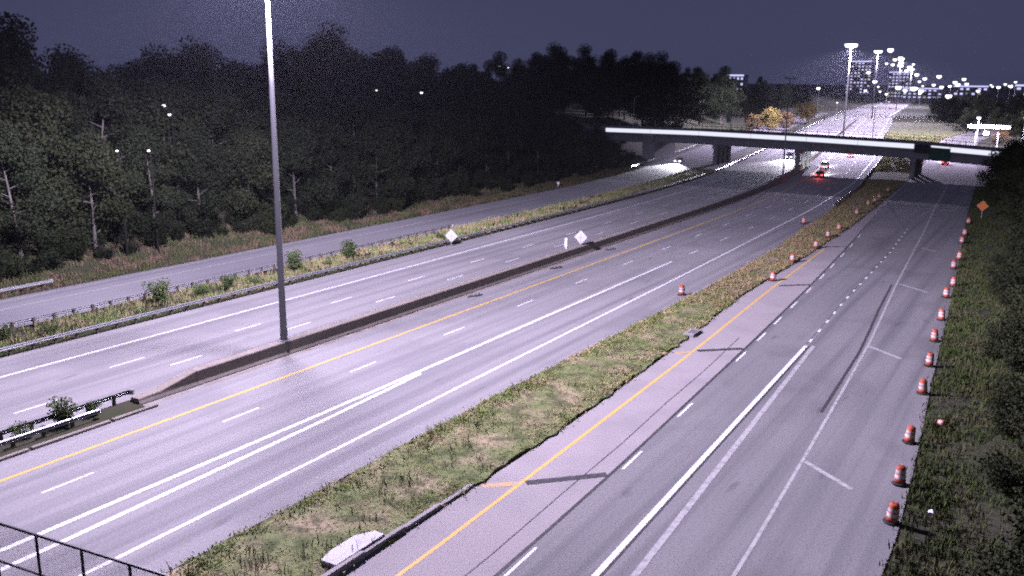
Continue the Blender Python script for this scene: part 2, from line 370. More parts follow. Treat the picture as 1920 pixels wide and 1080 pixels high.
def field(fl, fr, y0, y1, dens, hz=None, clump=.5):
    pts = []
    n = int(dens*(y1-y0)*abs(fr((y0+y1)/2)-fl((y0+y1)/2)))
    for _ in range(n):
        y = y0 + (y1-y0)*random.random(); a, c = fl(y), fr(y); x = a+(c-a)*random.random()
        if math.sin(x*.9+y*.23)+math.sin(y*.61-x*.4)+random.uniform(-1.6,1.6) < clump-1.4: continue
        pts.append((x, y, hz(x, y) if hz else .1))
    return pts
tag(blades('island_grass', field(lambda y: edgeW(y)+.05, lambda y: edgeG(y)-.15, 18, 88, 26), .03, .13, .07, BLADE, 4, .18, 1.8),
    'patchy green and dry grass on the island between freeway and ramp', 'grass', kind='stuff')
tag(blades('dry_island_grass', field(lambda y: edgeW(y)+.05, lambda y: edgeG(y)-.15, 84, 215, 16), .05, .24, .08, BLADE_F, 4, .18, 1.4),
    'brownish dry grass on the narrow far end of the island', 'grass', kind='stuff')
tag(blades('island_weeds', field(lambda y: edgeW(y)+.3, lambda y: edgeG(y)-.4, 18, 200, 1.0, None, .9), .25, .6, .05, BLADE_T, 7, .22, .6),
    'tall dry weed stalks scattered over the grass island', 'grass', kind='stuff')
tag(blades('verge_grass', field(edgeR, lambda y: edgeR(y)+9, 36, 120, 16, hgt) + field(edgeR, lambda y: edgeR(y)+8, 120, 215, 6, hgt), .12, .42, .055, BLADE_D, 5),
    'dark rough grass on the verge beside the barrels', 'grass', kind='stuff')
tag(blades('guardrail_strip_grass', field(off(-76.4), off(-69.9), 25, 130, 9) + field(off(-76.4), off(-69.9), 130, 215, 5), .15, .5, .06, BLADE_T, 5),
    'pale dry grass in the strip between the guardrails', 'grass', kind='stuff')
BLADE_B = grassm('bank_grass_blades', (.075,.085,.034), (.16,.105,.075), (.05,.065,.024))
tag(blades('bank_grass', field(off(-99), off(-88.2), 30, 215, 5, hgt), .2, .6, .08, BLADE_B, 5, .25),
    'rough grass along the foot of the wooded bank', 'grass', kind='stuff')
tag(blades('far_slope_grass', field(lambda y: edgeW(y)+.5, lambda y: edgeG(y)-.5, 240, 420, 2.5) , .2, .5, .12, BLADE_T, 4, .3),
    'yellowish mown grass on the slope beyond the overpass', 'grass', kind='stuff')

# kerb with catch-basin slab at the near end of the island
kb = empty('concrete_kerb', (-25.5, 26, 0)); tag(kb, 'low concrete kerb along the ramp edge at the grass island', 'kerb')
for k in range(6):
    y0 = -6 + k*3.0
    MB().bbox(-.24+.012*(k%2), .06, y0+.02, y0+2.97, -.05, .42-.07*max(0, k-1), .03).build('kerb_stone', SHOULD, kb)
sl = empty('catch_basin_slab', (-26.2, 29.2, .12)); sl.scale = (1.15,1,1); tag(sl, 'pale concrete slab by the kerb at the bottom of the island', 'slab')
SLABC = mat('pale_slab_concrete', [(.62,.60,.60), ((.5,.48,.48),2,G1,.45,.7,.6)], .8)
MB().add([(-.35,-1.9,.26),(.42,-1.9,.26),(.42,1.5,.26),(-.1,1.5,.26),(-.55,.6,.26),(-.55,-1.0,.26),
          (-.35,-1.9,-.1),(.42,-1.9,-.1),(.42,1.5,-.1),(-.1,1.5,-.1),(-.55,.6,-.1),(-.55,-1.0,-.1)],
         [(0,1,2,3,4,5)]+[(i,i+6,(i+1)%6+6,(i+1)%6) for i in range(6)]).build('slab_top', SLABC, sl)
dg = empty('drain_inlet', (-26.3, 73.8, .1)); tag(dg, 'white concrete drain inlet at the edge of the grass island', 'drain')
MB().bbox(-.5,.45,-1.1,.9,-.1,.16,.04).build('surround', SHOULD, dg)
MB().box(-.3,.3,-.7,.6,.155,.163).build('opening', TAR, dg)
for k in range(6): MB().box(-.3,.3,-.62+k*.22,-.56+k*.22,.163,.19).build('grate_bar', STEEL, dg)

# ------------------------------------------------------------------ median barrier
mbar = empty('median_barrier', (-51.75, 36, 0)); tag(mbar, 'long concrete median barrier between the two carriageways', 'barrier')
y = 41.0; k = 0
def barrier_ring(y, top=1.1):
    c = cv(y) - 51.75 + 51.75
    hw = .42
    pr = [(-.52,.0),(-.52,.08),(-hw,.30),(-hw+.02,top-.05),(-hw+.06,top),(hw-.06,top),(hw-.02,top-.05),(hw,.30),(.52,.08),(.52,.0)]
    return [(px+c, y-36, pz) for px, pz in pr]
while y < 560:
    ln = 9.0 if y < 300 else 26.0
    b = MB(); b.loft([barrier_ring(y+.015), barrier_ring(y+ln/2), barrier_ring(y+ln-.015)], True, True)
    b.build('barrier_segment', BARC, mbar); y += ln; k += 1
MB().loft([barrier_ring(36.2,.45), barrier_ring(38.0,.52), barrier_ring(40.985,1.1)], True, True).build('sloped_end', BARC, mbar)
for yk in (-20, 20):  # low concrete footing strips below the rail section
    pass
# dirt strip along the near foot of the barrier
line('dirt_strip', lambda y: -50.95+cv(y)+.1*math.sin(y*.9), 36, 200, .35, mat('roadside_dirt', [(.24,.20,.16), ((.33,.30,.28),.8,G1,.45,.65,.9)], .95), road_r, .004)

# ------------------------------------------------------------------ guardrails
def guardrail(name, fx, y0, y1, label, side_=1, post_m=WOODP, per=1.905, ztop=.76, hz=None):
    g = empty(name, (fx(y0), y0, 0)); tag(g, label, 'guardrail')
    ox, oy = fx(y0), y0
    hz = hz or (lambda x, y: 0.0)
    pr = [(0,.0),(.08,-.04),(.08,-.10),(0,-.155),(.08,-.21),(.08,-.27),(0,-.31)]
    yy = ysamp(y0, y1); b = MB()
    rings = []
    for y in yy:
        z = ztop + hz(fx(y), y)
        front = [(fx(y)-ox+side_*p, y-oy, z+q) for p, q in pr]
        back = [(fx(y)-ox+side_*(p-.012), y-oy, z+q) for p, q in reversed(pr)]
        rings.append(front+back)
    b.loft(rings, True, True); b.build('rail', STEEL, g)
    y = y0+.4; pm = None
    while y < y1:
        if pm is None:
            p = MB().bbox(-.09,.09,-.1,.1,-.1,ztop+.04,.015).build('post', post_m, g); pm = p.data
        else:
            p = bpy.data.objects.new('post', pm); col.objects.link(p); p.parent = g
        p.location = (fx(y)-ox-side_*.16, y-oy, hz(fx(y), y)); y += per
    for ye in (y0, y1):
        MB().lathe([(.16,0),(.16,.33)], 10, (fx(ye)-ox-side_*.1, ye-oy, ztop-.32+hz(fx(ye), ye))).build('end_terminal', STEEL, g)
    return g
guardrail('guardrail', off(-69.45), -10, 205, 'long steel guardrail along the far edge of the far carriageway', 1)
guardrail('guardrail', lambda y: -69.45+cv(y), 215, 420, 'pale guardrail beside the far carriageway passing under the overpass', 1, STEEL, 3.81)
guardrail('guardrail', off(-76.2), 34, 108, 'short-post guardrail facing the left side road behind the weeds', -1, WOODP)
guardrail('guardrail', off(-89.3), 30, 54.0, 'guardrail end at the left frame edge by the wooded bank', 1, WOODP)
guardrail('guardrail', lambda y: -89.6+cv(y)-max(0,y-180)*.03, 212, 330, 'thin guardrail along the left side road under the overpass', 1, STEEL, 3.81)
guardrail('guardrail', off(-52.7), 10, 36.6, 'rear rail of the weedy median guardrail before the concrete barrier', -1, WOODP)
guardrail('guardrail', off(-51.15), 10, 33.2, 'front bright rail of the weedy median guardrail before the concrete barrier', 1, WOODP)
guardrail('guardrail', lambda y: edgeW(y)-.1, 165, 420, 'guardrail on the right edge of the freeway towards the overpass', -1, WOODP, 2.6)
guardrail('guardrail', lambda y: edgeW(y)-.1, 428, 1000, 'far guardrail on the right of the climbing freeway beyond the overpass', -1, STEEL, 8)
guardrail('guardrail', lambda y: -69.45+cv(y), 428, 1000, 'far guardrail on the left of the climbing freeway beyond the overpass', 1, STEEL, 8)
# low timber kerb in front of the weedy median
kt = empty('broken_median_kerb', (-50.2, 22, 0)); tag(kt, 'broken low concrete kerb strip below the weedy median guardrail', 'kerb')
for a, c, d in ((-6,1.2,.0),(1.35,5.8,.03),(6.0,11.2,.01),(11.4,14.8,-.02)):
    MB().bbox(-.16+d,.12+d,a,c,-.02,.17,.03).build('kerb_stone', BARC, kt)
MB().loft([[(-52.6,y,-.02),(-52.6,y,.06),(-51.9,y,.12),(-50.4,y,.05),(-50.4,y,-.02)] for y in (-10,10,24,36.2)], True, True, False).build('median_soil', EARTH, road_r)

# ------------------------------------------------------------------ high-mast lights
def high_mast(loc, h, label, watts, lit=True, heads=4, head_r=1.25, r0=.28, r1=.13, color=(.80,.70,1.0), lamps=None, big=1.0):
    g = empty('high_mast_light' if lit else 'tall_unlit_mast', loc); tag(g, label, 'mast light', 'median high-mast lights')
    MB().lathe([(r0,0),(r0*.97,h*.02),(r0*.80,h*.33),(r0*.79,h*.331),(r0*.62,h*.66),(r0*.61,h*.661),(r1,h)], 12).build('pole', MASTM, g, True)
    fl = MB().lathe([(r0*1.7,0),(r0*1.7,.06),(r0*1.1,.07)], 12).build('base_flange', MASTM, g)
    for k in range(6):
        a = k*math.pi/3
        MB().lathe([(.035,.06),(.035,.16)], 6, (r0*1.4*math.cos(a), r0*1.4*math.sin(a), 0)).build('anchor_bolt', STEEL, fl)
    MB().box(-.02, r0+.03, -.12, .12, .5, 1.1).build('hand_hole_cover', STEEL, g)
    rg = MB()
    n = 20; rg.tube([(head_r*.8*math.cos(2*math.pi*i/n), head_r*.8*math.sin(2*math.pi*i/n), h-.25) for i in range(n+1)], .06, 5)
    for k in range(heads):
        a = 2*math.pi*k/heads+.4; rg.tube([(0,0,h-.05),(head_r*.8*math.cos(a), head_r*.8*math.sin(a), h-.25)], .05, 5)
    rg.build('lamp_ring', MASTM, g)
    for k in range(heads):
        a = 2*math.pi*k/heads+.4; c = (head_r*math.cos(a), head_r*math.sin(a), h-.30)
        hd = MB().lathe([(.12,.42),(.30,.38),(.36*big,.12),(.38*big,0)], 10, c).build('luminaire', MASTM, g)
        if lit:
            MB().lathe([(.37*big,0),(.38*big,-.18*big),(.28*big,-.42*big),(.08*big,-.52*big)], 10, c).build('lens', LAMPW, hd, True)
    if lit:
        for k in range(lamps or 1):
            ld = bpy.data.lights.new('luminaire_light', 'POINT'); ld.energy = watts/(lamps or 1); ld.shadow_soft_size = .35
            lum_nodes(ld, color)
            lo = bpy.data.objects.new('luminaire_light', ld); col.objects.link(lo); lo.parent = g
            a = 2*math.pi*k/(lamps or 1)+.4; q = head_r if (lamps or 1) > 1 else 0
            lo.location = (q*math.cos(a), q*math.sin(a), h-.30-.52*big-.50)
    return g
W1 = 112000
high_mast((-51.75, 50.0, 1.1), 30.0, 'tall high-mast light pole rising from the near median barrier', W1, True, 4, 1.25, .29, .13, lamps=3)
high_mast((-51.75+cv(207)-.0, 207.0, 1.1), 21.5, 'slim dark unlit mast on the median just before the overpass', 0, False, 2, .9, .20, .09)
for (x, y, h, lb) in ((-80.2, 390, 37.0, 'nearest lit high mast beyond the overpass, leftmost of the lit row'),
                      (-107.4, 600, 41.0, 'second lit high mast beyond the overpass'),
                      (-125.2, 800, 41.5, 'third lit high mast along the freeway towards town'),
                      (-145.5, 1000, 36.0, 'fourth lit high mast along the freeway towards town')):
    high_mast((x, y, 0), h, lb, W1*(6 if y == 390 else 3.5), True, 6, 1.5, .36, .18, lamps=1, big=2.6)  # lenses oversized so their shape stands for lamp glare

# ------------------------------------------------------------------ overpass
BX0, BX1, BW = -122.0, 6.0, 13.0
def by(x): return 232 - .1*(x+50)
ztop = interp([(7.95,-140),(8.35,-118),(8.66,-87),(8.43,-58),(7.95,-31),(7.1,-12),(6.3,8)])
zt = lambda x: float(np.interp(x, [-140,-118,-87,-58,-31,-12,8], [7.95,8.35,8.66,8.43,7.95,7.1,6.3]))
ov = empty('overpass', (-58, 240, 0)); tag(ov, 'road overpass crossing the freeway with a bright white parapet', 'bridge')
OX, OY = -58.0, 240.0
def P(x, d, z): return (x-OX, by(x)+d-OY, z)
def along(prof, x0, x1, name, m, par=ov, step=6.0):
    n = max(1, int(round((x1-x0)/step))); b = MB()
    b.loft([[P(x, d, zt(x)+z) for d, z in prof] for x in np.linspace(x0, x1, n+1)], True, True)
    return b.build(name, m, par)
along([(-.1,-1.5),(-.1,-1.12),(BW+.1,-1.12),(BW+.1,-1.5)], BX0, BX1, 'deck', BRIDGEC)
par_n = along([(.0,-1.12),(.0,-.02),(.35,-.02),(.35,-1.12)], BX0, BX1, 'parapet', BRIDGEC)
along([(BW-.35,-1.12),(BW-.35,-.02),(BW,-.02),(BW,-1.12)], BX0, BX1, 'parapet', BRIDGEC)
along([(.5,-1.11),(.5,-1.10),(BW-.5,-1.10),(BW-.5,-1.11)], BX0, BX1, 'roadway', SIDEC)
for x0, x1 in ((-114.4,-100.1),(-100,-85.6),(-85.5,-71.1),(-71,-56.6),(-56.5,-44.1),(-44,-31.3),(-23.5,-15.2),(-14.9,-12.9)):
    along([(-.06,-1.10),(-.06,-.04),(-.005,-.04),(-.005,-1.10)], x0, x1, 'glow_panel', STRIP)  # emissive panels added so the parapet face shows bright white
along([(-.06,-.42),(-.06,-.04),(-.005,-.04),(-.005,-.42)], -27.6, -23.6, 'glow_panel', STRIP)
for k in range(5):
    d = .25 + k*(BW-.9)/4
    along([(d-.18,-3.42),(d-.18,-3.34),(d-.03,-3.28),(d-.03,-1.62),(d-.18,-1.56),(d-.18,-1.5),(d+.22,-1.5),(d+.22,-1.56),(d+.07,-1.62),(d+.07,-3.28),(d+.22,-3.34),(d+.22,-3.42)], BX0, BX1, 'girder', BRIDGEC)
for x in np.arange(-118, 4, 6.1):   # web stiffeners on the near girder
    MB().add([P(x-.05,.18,zt(x)-3.28),P(x+.05,.18,zt(x)-3.28),P(x+.05,.225,zt(x)-3.28),P(x-.05,.225,zt(x)-3.28),
              P(x-.05,.18,zt(x)-1.62),P(x+.05,.18,zt(x)-1.62),P(x+.05,.225,zt(x)-1.62),P(x-.05,.225,zt(x)-1.62)],
             [(0,1,5,4),(1,2,6,5),(3,0,4,7),(4,5,6,7)]).build('stiffener', BRIDGEC, ov)
for px, cols, lab in ((-80.8,4,'pier'), (-58.6,3,'pier'), (-31.2,3,'pier')):
    pr = MB().loft([[P(px+a, d, z) for a, z in ((-.65, zt(px)-4.35), (.65, zt(px)-4.35), (.65, zt(px)-3.43), (-.65, zt(px)-3.43))] for d in (-.2, BW+.2)], True, True).build('pier_cap', BRIDGEC, ov)
    for k in range(cols):
        d = 1.0 + k*(BW-2)/(cols-1)
        c = P(px, d, 0)
        MB().lathe([(.62,-.3),(.62,zt(px)-4.35)], 14, c).build('pier_column', BRIDGEC, ov, False)
ab = MB(); ab.loft([[P(-98,d,-.3),P(-98,d,zt(-98)-3.43),P(-99.2,d,zt(-98)-3.43),P(-99.2,d,zt(-98)-1.5),P(-102,d,zt(-98)-1.5),P(-102,d,-.3)] for d in (-1,BW+1)], True, True)
ab.build('abutment', BRIDGEC, ov)
ab = MB(); ab.loft([[P(-11,d,-.3),P(-8,d,-.3),P(-8,d,zt(-10)-1.5),P(-9.8,d,zt(-10)-1.5),P(-9.8,d,zt(-10)-3.43),P(-11,d,zt(-10)-3.43)] for d in (-1,BW+1)], True, True)
ab.build('abutment', BRIDGEC, ov)
# pedestrian railing above the near parapet and the far one
for d in (.17, BW-.17):
    rl = MB()
    for zz in (.75, 1.35):
        rl.tube([P(x, d, zt(x)+zz) for x in np.linspace(-116, 2, 40)], .035, 4)
    rlo = rl.build('railing', DARKST, ov)
    for x in np.arange(-116, 2.1, 2.95):
        MB().box(x-OX-.04, x-OX+.04, by(x)+d-OY-.04, by(x)+d-OY+.04, zt(x)-.03, zt(x)+1.37).build('railing_post', DARKST, rlo)

def bridge_lamp(x, d, h, label, lit=False, sign=False):
    z = zt(x)-1.1
    g = empty('bridge_lamp_post', (x, by(x)+d, z)); tag(g, label, 'lamp post')
    MB().lathe([(.16,0),(.15,.9),(.10,1.0),(.055,h)], 8).build('pole', STEEL if not sign else DARKST, g, True)
    MB().tube([(0,0,h-.1),(.1,.8,h+.25),(.15,1.9,h+.35)], .04, 5).build('arm', STEEL, g)
    MB().loft([[(.15+a*.16, y_, h+.30+b_*.09) for a, b_ in ((-1,-.6),(1,-.6),(.8,.8),(-.8,.8))] for y_ in (1.8, 2.5)], True, True).build('lamp_head', DARKST, g)
    if sign:
        MB().box(-1.15,-.12,-.03,.0,3.6,6.2).build('sign_panel', ALU, g)
    return g
bridge_lamp(-105.8, .6, 9.6, 'unlit lamp post near the left end of the overpass')
bridge_lamp(-76.9, .6, 7.6, 'post with a pale sign panel on the overpass', False, True)
bridge_lamp(-40.9, .6, 10.2, 'thin lamp post on the overpass in front of the bright road')
gs = empty('guide_sign', P(-25.6, -.25, 0)); gs.location = (-25.6, by(-25.6)-.35, zt(-25.6)); tag(gs, 'dark green unlit guide sign hung on the overpass above the ramp', 'sign')
MB().bbox(-2.2,2.2,-.05,.03,-3.1,-.50,.02).build('sign_panel', GREEN_S, gs)
for x in (-1.6,0,1.6): MB().box(x-.05,x+.05,.03,.30,-2.9,-.4).build('bracket', DARKST, gs)
gp = empty('dark_sign_back', (-29.4, by(-29.4)-.3, zt(-29.4))); tag(gp, 'dark panel covering the gap in the bright overpass parapet', 'sign')
MB().bbox(-1.7,1.7,-.05,.03,-1.9,.05,.02).build('sign_panel', DARKST, gp)
for x in (-1.2,1.2): MB().box(x-.05,x+.05,.03,.28,-1.7,-.2).build('bracket', DARKST, gp)

# ------------------------------------------------------------------ fence at the near bridge (lower left corner)
fz = 8.6
FA = Vector((-26.0, 13.15, fz)); FB = Vector((-16.5, 14.2, fz))
fd = (FB-FA).normalized(); ang = math.atan2(fd.y, fd.x)
fe = empty('bridge_fence', (FA.x, FA.y, fz-2.6), ang); tag(fe, 'black railing fence of the near bridge in the lower left corner', 'fence')
L_ = 11.0
for zz, r in ((2.6,.045),(1.32,.038),(.30,.038)):
    MB().tube([(-3,0,zz),(L_,0,zz)], r, 6).build('rail', BLACKST, fe)
for k in range(8):
    x = -1.95 + k*1.86
    MB().tube([(x,0,-.6),(x,0,2.6)], .045, 6).build('post', BLACKST, fe)
wv = MB(); s_ = .075
zlo, zhi = .35, 2.6
n = int((L_+3+(zhi-zlo))/s_)
for k in range(n):
    for sg in (1, -1):
        x0 = -3 - (zhi-zlo if sg > 0 else 0) + k*s_; a = [x0, zlo]; c = [x0+sg*(zhi-zlo), zhi]
        if sg < 0: a = [x0, zlo]; c = [x0-(zhi-zlo), zhi]
        t0, t1 = 0, 1
        dx_ = c[0]-a[0]
        for lim, sgn in ((-3, 1), (L_, -1)):
            f0 = sgn*(a[0]-lim); f1 = sgn*(c[0]-lim)
            if f0 < 0 and f1 < 0: t0 = 2
            elif f0 < 0: t0 = max(t0, f0/(f0-f1))
            elif f1 < 0: t1 = min(t1, f0/(f0-f1))
        if t0 >= t1: continue
        p0 = (a[0]+dx_*t0, .004*sg, zlo+(zhi-zlo)*t0); p1 = (a[0]+dx_*t1, .004*sg, zlo+(zhi-zlo)*t1)
        wv.tube([p0, p1], .0028, 3, False)
wm = wv.build('wire_mesh', BLACKST, fe); wm['kind'] = 'stuff'
MB().bbox(-3,L_,-.2,.2,-1.7,-.5,.04).build('base_wall', BARC, fe)

# ------------------------------------------------------------------ barrels
def make_barrel():
    g = empty('traffic_barrel')
    MB().lathe([(.30,.09),(.302,.33),(.285,.35),(.283,.60),(.268,.62),(.265,.84),(.25,.86),(.245,1.0),(.22,1.04),(.05,1.05)], 16).build('drum', ORANGE, g, True)
    for z0, z1, r in ((.37,.58,.289),(.65,.82,.272)):
        MB().lathe([(r,z0),(r*.993,z1)], 16, cap0=False, cap1=False).build('reflective_band', BANDW, g, True)
    MB().lathe([(.42,0),(.43,.05),(.38,.10),(.30,.11)], 16).build('base_ring', RUBBER, g, True)
    MB().tube([(-.12,0,1.03),(-.1,0,1.12),(.1,0,1.12),(.12,0,1.03)], .018, 5).build('handle', ORANGE, g)
    return g
ORD = ['nearest','second','third','fourth','fifth','sixth','seventh','eighth','ninth','tenth','eleventh','twelfth','thirteenth','fourteenth','fifteenth']
bp = make_barrel(); first = True
rb = [(-5.4,45.9),(-5.8,50.9),(-6.3,57.6),(-6.9,67.9),(-7.4,75.2),(-8.0,83.1),(-8.4,91.3),(-9.2,101.6),(-9.2,107.8),(-10.3,118.5),(-10.4,125.3),(-11.4,138.4),(-11.8,146.3),(-12.5,159.2)]
for i, (x, y) in enumerate(rb):
    o = bp if first else copy_tree(bp); first = False
    o.location = (x, y, .01 if x < edgeR(y) else hgt(x, y)+.03); o.rotation_euler = (R_(random.uniform(-5,5)), R_(random.uniform(-5,5)), random.uniform(0,6))
    tag(o, 'orange and white traffic barrel, %s from the near end of the right verge row' % ORD[i], 'barrel', 'barrels along the right verge')
lb = [(-32.6,87.3),(-26.6,99.5),(-27.5,111.2),(-27.4,122.6),(-28.0,132.1),(-28.2,140.0),(-29.3,158.5),(-29.9,171.5),(-29.8,177.2),(-30.1,183.4),(-30.6,195.5),(-34.4,144.0)]
for i, (x, y) in enumerate(lb):
    o = copy_tree(bp); o.location = (x, y, .12 if edgeW(y) < x < edgeG(y) else .01); o.rotation_euler = (R_(random.uniform(-3,3)), R_(random.uniform(-3,3)), random.uniform(0,6))
    lab = {0: 'lone orange barrel on the freeway shoulder beside the grass island', 11: 'barrel on the far tip of the grass island by the freeway guardrail'}.get(i, 'traffic barrel, %s from the near end of the ramp gore row' % ORD[max(0,i-1)])
    tag(o, lab, 'barrel', 'barrels along the ramp gore')
# knocked-over barrel in the grass and litter
kn = copy_tree(bp); kn.location = (-5.15, 61.9, .22); kn.rotation_euler = (R_(82), 0, R_(35)); kn.scale = (.62,.62,.62)
tag(kn, 'small broken drum lying in the grass behind the barrel row', 'barrel')
lt = MB().add([(-.16,-.1,.02),(.1,-.14,.05),(.2,.06,.03),(-.02,.16,.10),(-.18,.08,.02),(.02,0,.13)], [(0,1,5),(1,2,5),(2,3,5),(3,4,5),(4,0,5)]).build('litter_bag', WHITE_S)
lt.location = (-3.8, 47.9, hgt(-3.8,47.9)+.2); tag(lt, 'scrap of white litter on the grass right of the nearest barrel', 'litter')

# ------------------------------------------------------------------ work-zone signs
def diamond_sign(loc, rz, zc, half, face, back, label, name='diamond_sign', stand=True):
    g = empty(name, loc, rz); tag(g, label, 'sign')
    b = MB(); pts = []
    r = .09
    for k in range(4):
        a = math.pi/2*k
        for da in (-.12, 0, .12): pts.append((math.cos(a+da*.5)*(half-(r*.18 if da else 0)), math.sin(a+da*.5)*(half-(r*.18 if da else 0))))
    b.loft([[(p, 0.0, zc+q) for p, q in pts], [(p, .012, zc+q) for p, q in pts]], True, True)
    b.build('sign_panel', back, g)
    f = MB(); f.loft([[(p*.985, -.004, zc+q*.985) for p, q in pts], [(p*.985, -.0005, zc+q*.985) for p, q in pts]], True, True); f.build('sign_face', face, g)
    MB().box(-.03,.03,.014,.06,.05,zc+half*.55).build('post', STEEL, g)
    MB().box(-half*.55,half*.55,.014,.035,zc-.03,zc+.03).build('cross_brace', STEEL, g)
    if stand:
        for sx in (-1,1): MB().tube([(0,.05,.14),(sx*.62,.05+.32*sx,.02)], .025, 5).build('stand_leg', DARKST, g)
    return g
diamond_sign((-68.6, 97.0, 0.0), R_(180+14), 1.35, .86, ORANGE_S, ALU, 'back of a diamond work sign by the far guardrail')
diamond_sign((-51.8, 101.7, 1.1), R_(180+6), 1.05, .86, ORANGE_S, ALU, 'back of a diamond work sign on top of the median barrier', stand=False)
diamond_sign((-11.3, 167.0, 0.0), R_(0), 2.1, .86, ORANGE_S, ALU, 'orange diamond work sign at the right verge below dark trees')
dp = empty('white_marker_post', (-53.2, 100.4, 0)); tag(dp, 'bright white marker post beside the diamond sign on the median', 'marker')
MB().lathe([(.09,.06),(.09,2.1),(.03,2.14)], 10).build('post', WHITE_S, dp)
MB().lathe([(.24,0),(.24,.05),(.12,.09)], 10).build('base', RUBBER, dp)
MB().box(-.16,.16,-.11,-.095,.95,2.05).build('reflector', WHITE_S, dp)
db = empty('roadside_marker', (-88.9, 163.7, 0)); tag(db, 'small pale marker post at the left side road edge under the woods', 'marker')
MB().bbox(-.05,.05,-.04,.04,-.1,1.2,.01).build('post', WHITE_S, db); MB().bbox(-.25,.25,-.06,-.04,.75,1.25,.01).build('plate', WHITE_S, db)
# rubble by the barrier
for i, (x, y) in enumerate(((-50.3,75.0),(-50.2,92.0),(-50.1,106.5))):
    g = MB()
    for q in range(3):
        a = random.uniform(0,6); g.add([(math.cos(a+t)*.42*random.uniform(.6,1)+q*.2, math.sin(a+t)*.7*random.uniform(.6,1)+q*.5-.5, .01) for t in (0,1.2,2.4,3.6,4.9)]+[(q*.2, q*.5-.5, .22)], [(0,1,5),(1,2,5),(2,3,5),(3,4,5),(4,0,5)])
    o = g.build('dark_debris', TAR); o.location = (x, y, .002)
    tag(o, ['nearest','middle','farthest'][i]+' dark scrap of debris at the foot of the median barrier', 'debris', 'debris along the barrier')

# ------------------------------------------------------------------ vegetation
def leaf_cloud(centers, rads, n, size, flat=.8):
    """n leaf quads spread in clumps; returns V,F"""
    centers = np.asarray(centers, float); rads = np.asarray(rads, float)
    pw = rads**2; idx = RNG.choice(len(centers), n, p=pw/pw.sum())
    d = RNG.normal(size=(n, 3)); d /= np.linalg.norm(d, axis=1)[:, None]
    rr = RNG.uniform(0, 1, n)**.45
    C = centers[idx] + d*(rads[idx]*rr)[:, None]*np.array([1, 1, flat])
    a = RNG.normal(size=(n, 3)); a[:, 2] *= .6; a /= np.linalg.norm(a, axis=1)[:, None]
    b = np.cross(a, RNG.normal(size=(n, 3))); b /= np.linalg.norm(b, axis=1)[:, None]
    s = size*RNG.uniform(.55, 1.35, n)[:, None]
    V = np.stack([C-a*s*.5, C+b*s*.36, C+a*s*.5, C-b*s*.36], 1).reshape(-1, 3)
    F = np.arange(n*4).reshape(-1, 4)
    return V, F
def make_tree(name, h, cr, nleaf, size, leafmat, base=.28, seed=0, lean=0.0):
    rs = random.Random(seed)
    g = empty(name)
    lx, ly = rs.uniform(-1,1)*lean, rs.uniform(-1,1)*lean
    tr = MB(); k = 6
    tp = [(lx*(t**1.5)+rs.uniform(-.12,.12)*t*2, ly*(t**1.5)+rs.uniform(-.12,.12)*t*2, h*.88*t-.3*(t==0)) for t in [i/k for i in range(k+1)]]
    r0 = h*.0125+.05
    tr.tube(tp, [r0*(1.25 if i == 0 else 1-.88*i/k) for i in range(k+1)], 7)
    cs, rd = [], []
    nl = 11
    for i in range(nl):
        t = base + (1-base)*(i+.3)/nl*.92; a = i*2.4+rs.uniform(-.5,.5)
        z0 = h*.88*t; q = np.interp(t, [j/k for j in range(k+1)], [p[0] for p in tp]), np.interp(t, [j/k for j in range(k+1)], [p[1] for p in tp])
        prof = max(.42, math.sin(math.pi*min(1, max(.08, (t-base)/(1-base)*.78+.26)))**.6)
        ln = cr*prof*rs.uniform(.7,1.15)
        e = (q[0]+math.cos(a)*ln, q[1]+math.sin(a)*ln, z0+ln*rs.uniform(.25,.6)); m_ = ((q[0]+e[0])/2, (q[1]+e[1])/2, (z0+e[2])/2-.12*ln*.3)
        tr.tube([(q[0],q[1],z0), m_, e], [r0*.42*(1-.55*t), r0*.26*(1-.5*t), .025], 5)
        for f, rr in ((1.0,.40),(.72,.36),(.45,.30)):
            cs.append((q[0]+(e[0]-q[0])*f+rs.uniform(-.4,.4), q[1]+(e[1]-q[1])*f+rs.uniform(-.4,.4), z0+(e[2]-z0)*f+rs.uniform(-.2,.7))); rd.append(cr*rr*rs.uniform(.7,1.25))
    for _ in range(5):
        cs.append((tp[-1][0]+rs.uniform(-.8,.8), tp[-1][1]+rs.uniform(-.8,.8), h*rs.uniform(.80,.97))); rd.append(cr*rs.uniform(.3,.46))
    tr.build('trunk', BARK, g)
    V, F = leaf_cloud(cs, rd, nleaf, size)
    np_mesh('crown', V, F, leafmat, g)
    return g
def make_shrub(name, h, r, nleaf, size, leafmat, seed=0, stems=6):
    rs = random.Random(seed); g = empty(name); st = MB(); cs, rd = [], []
    for i in range(stems):
        a = i*2.4; rr = r*rs.uniform(.3,.85); hh = h*rs.uniform(.55,.95)
        e = (math.cos(a)*rr, math.sin(a)*rr, hh); st.tube([(e[0]*.15,e[1]*.15,-.15),(e[0]*.5,e[1]*.5,hh*.55),e], [.035+.008*h,.022,.008], 4)
        for f in (1.0,.7,.42): cs.append((e[0]*f, e[1]*f, hh*f)); rd.append(r*.38*rs.uniform(.7,1.2))
    st.build('stem', BARK, g)
    V, F = leaf_cloud(cs, rd, nleaf, size, .9); V[:, 2] = np.maximum(V[:, 2], -.02)
    np_mesh('foliage', V, F, leafmat, g)
    return g
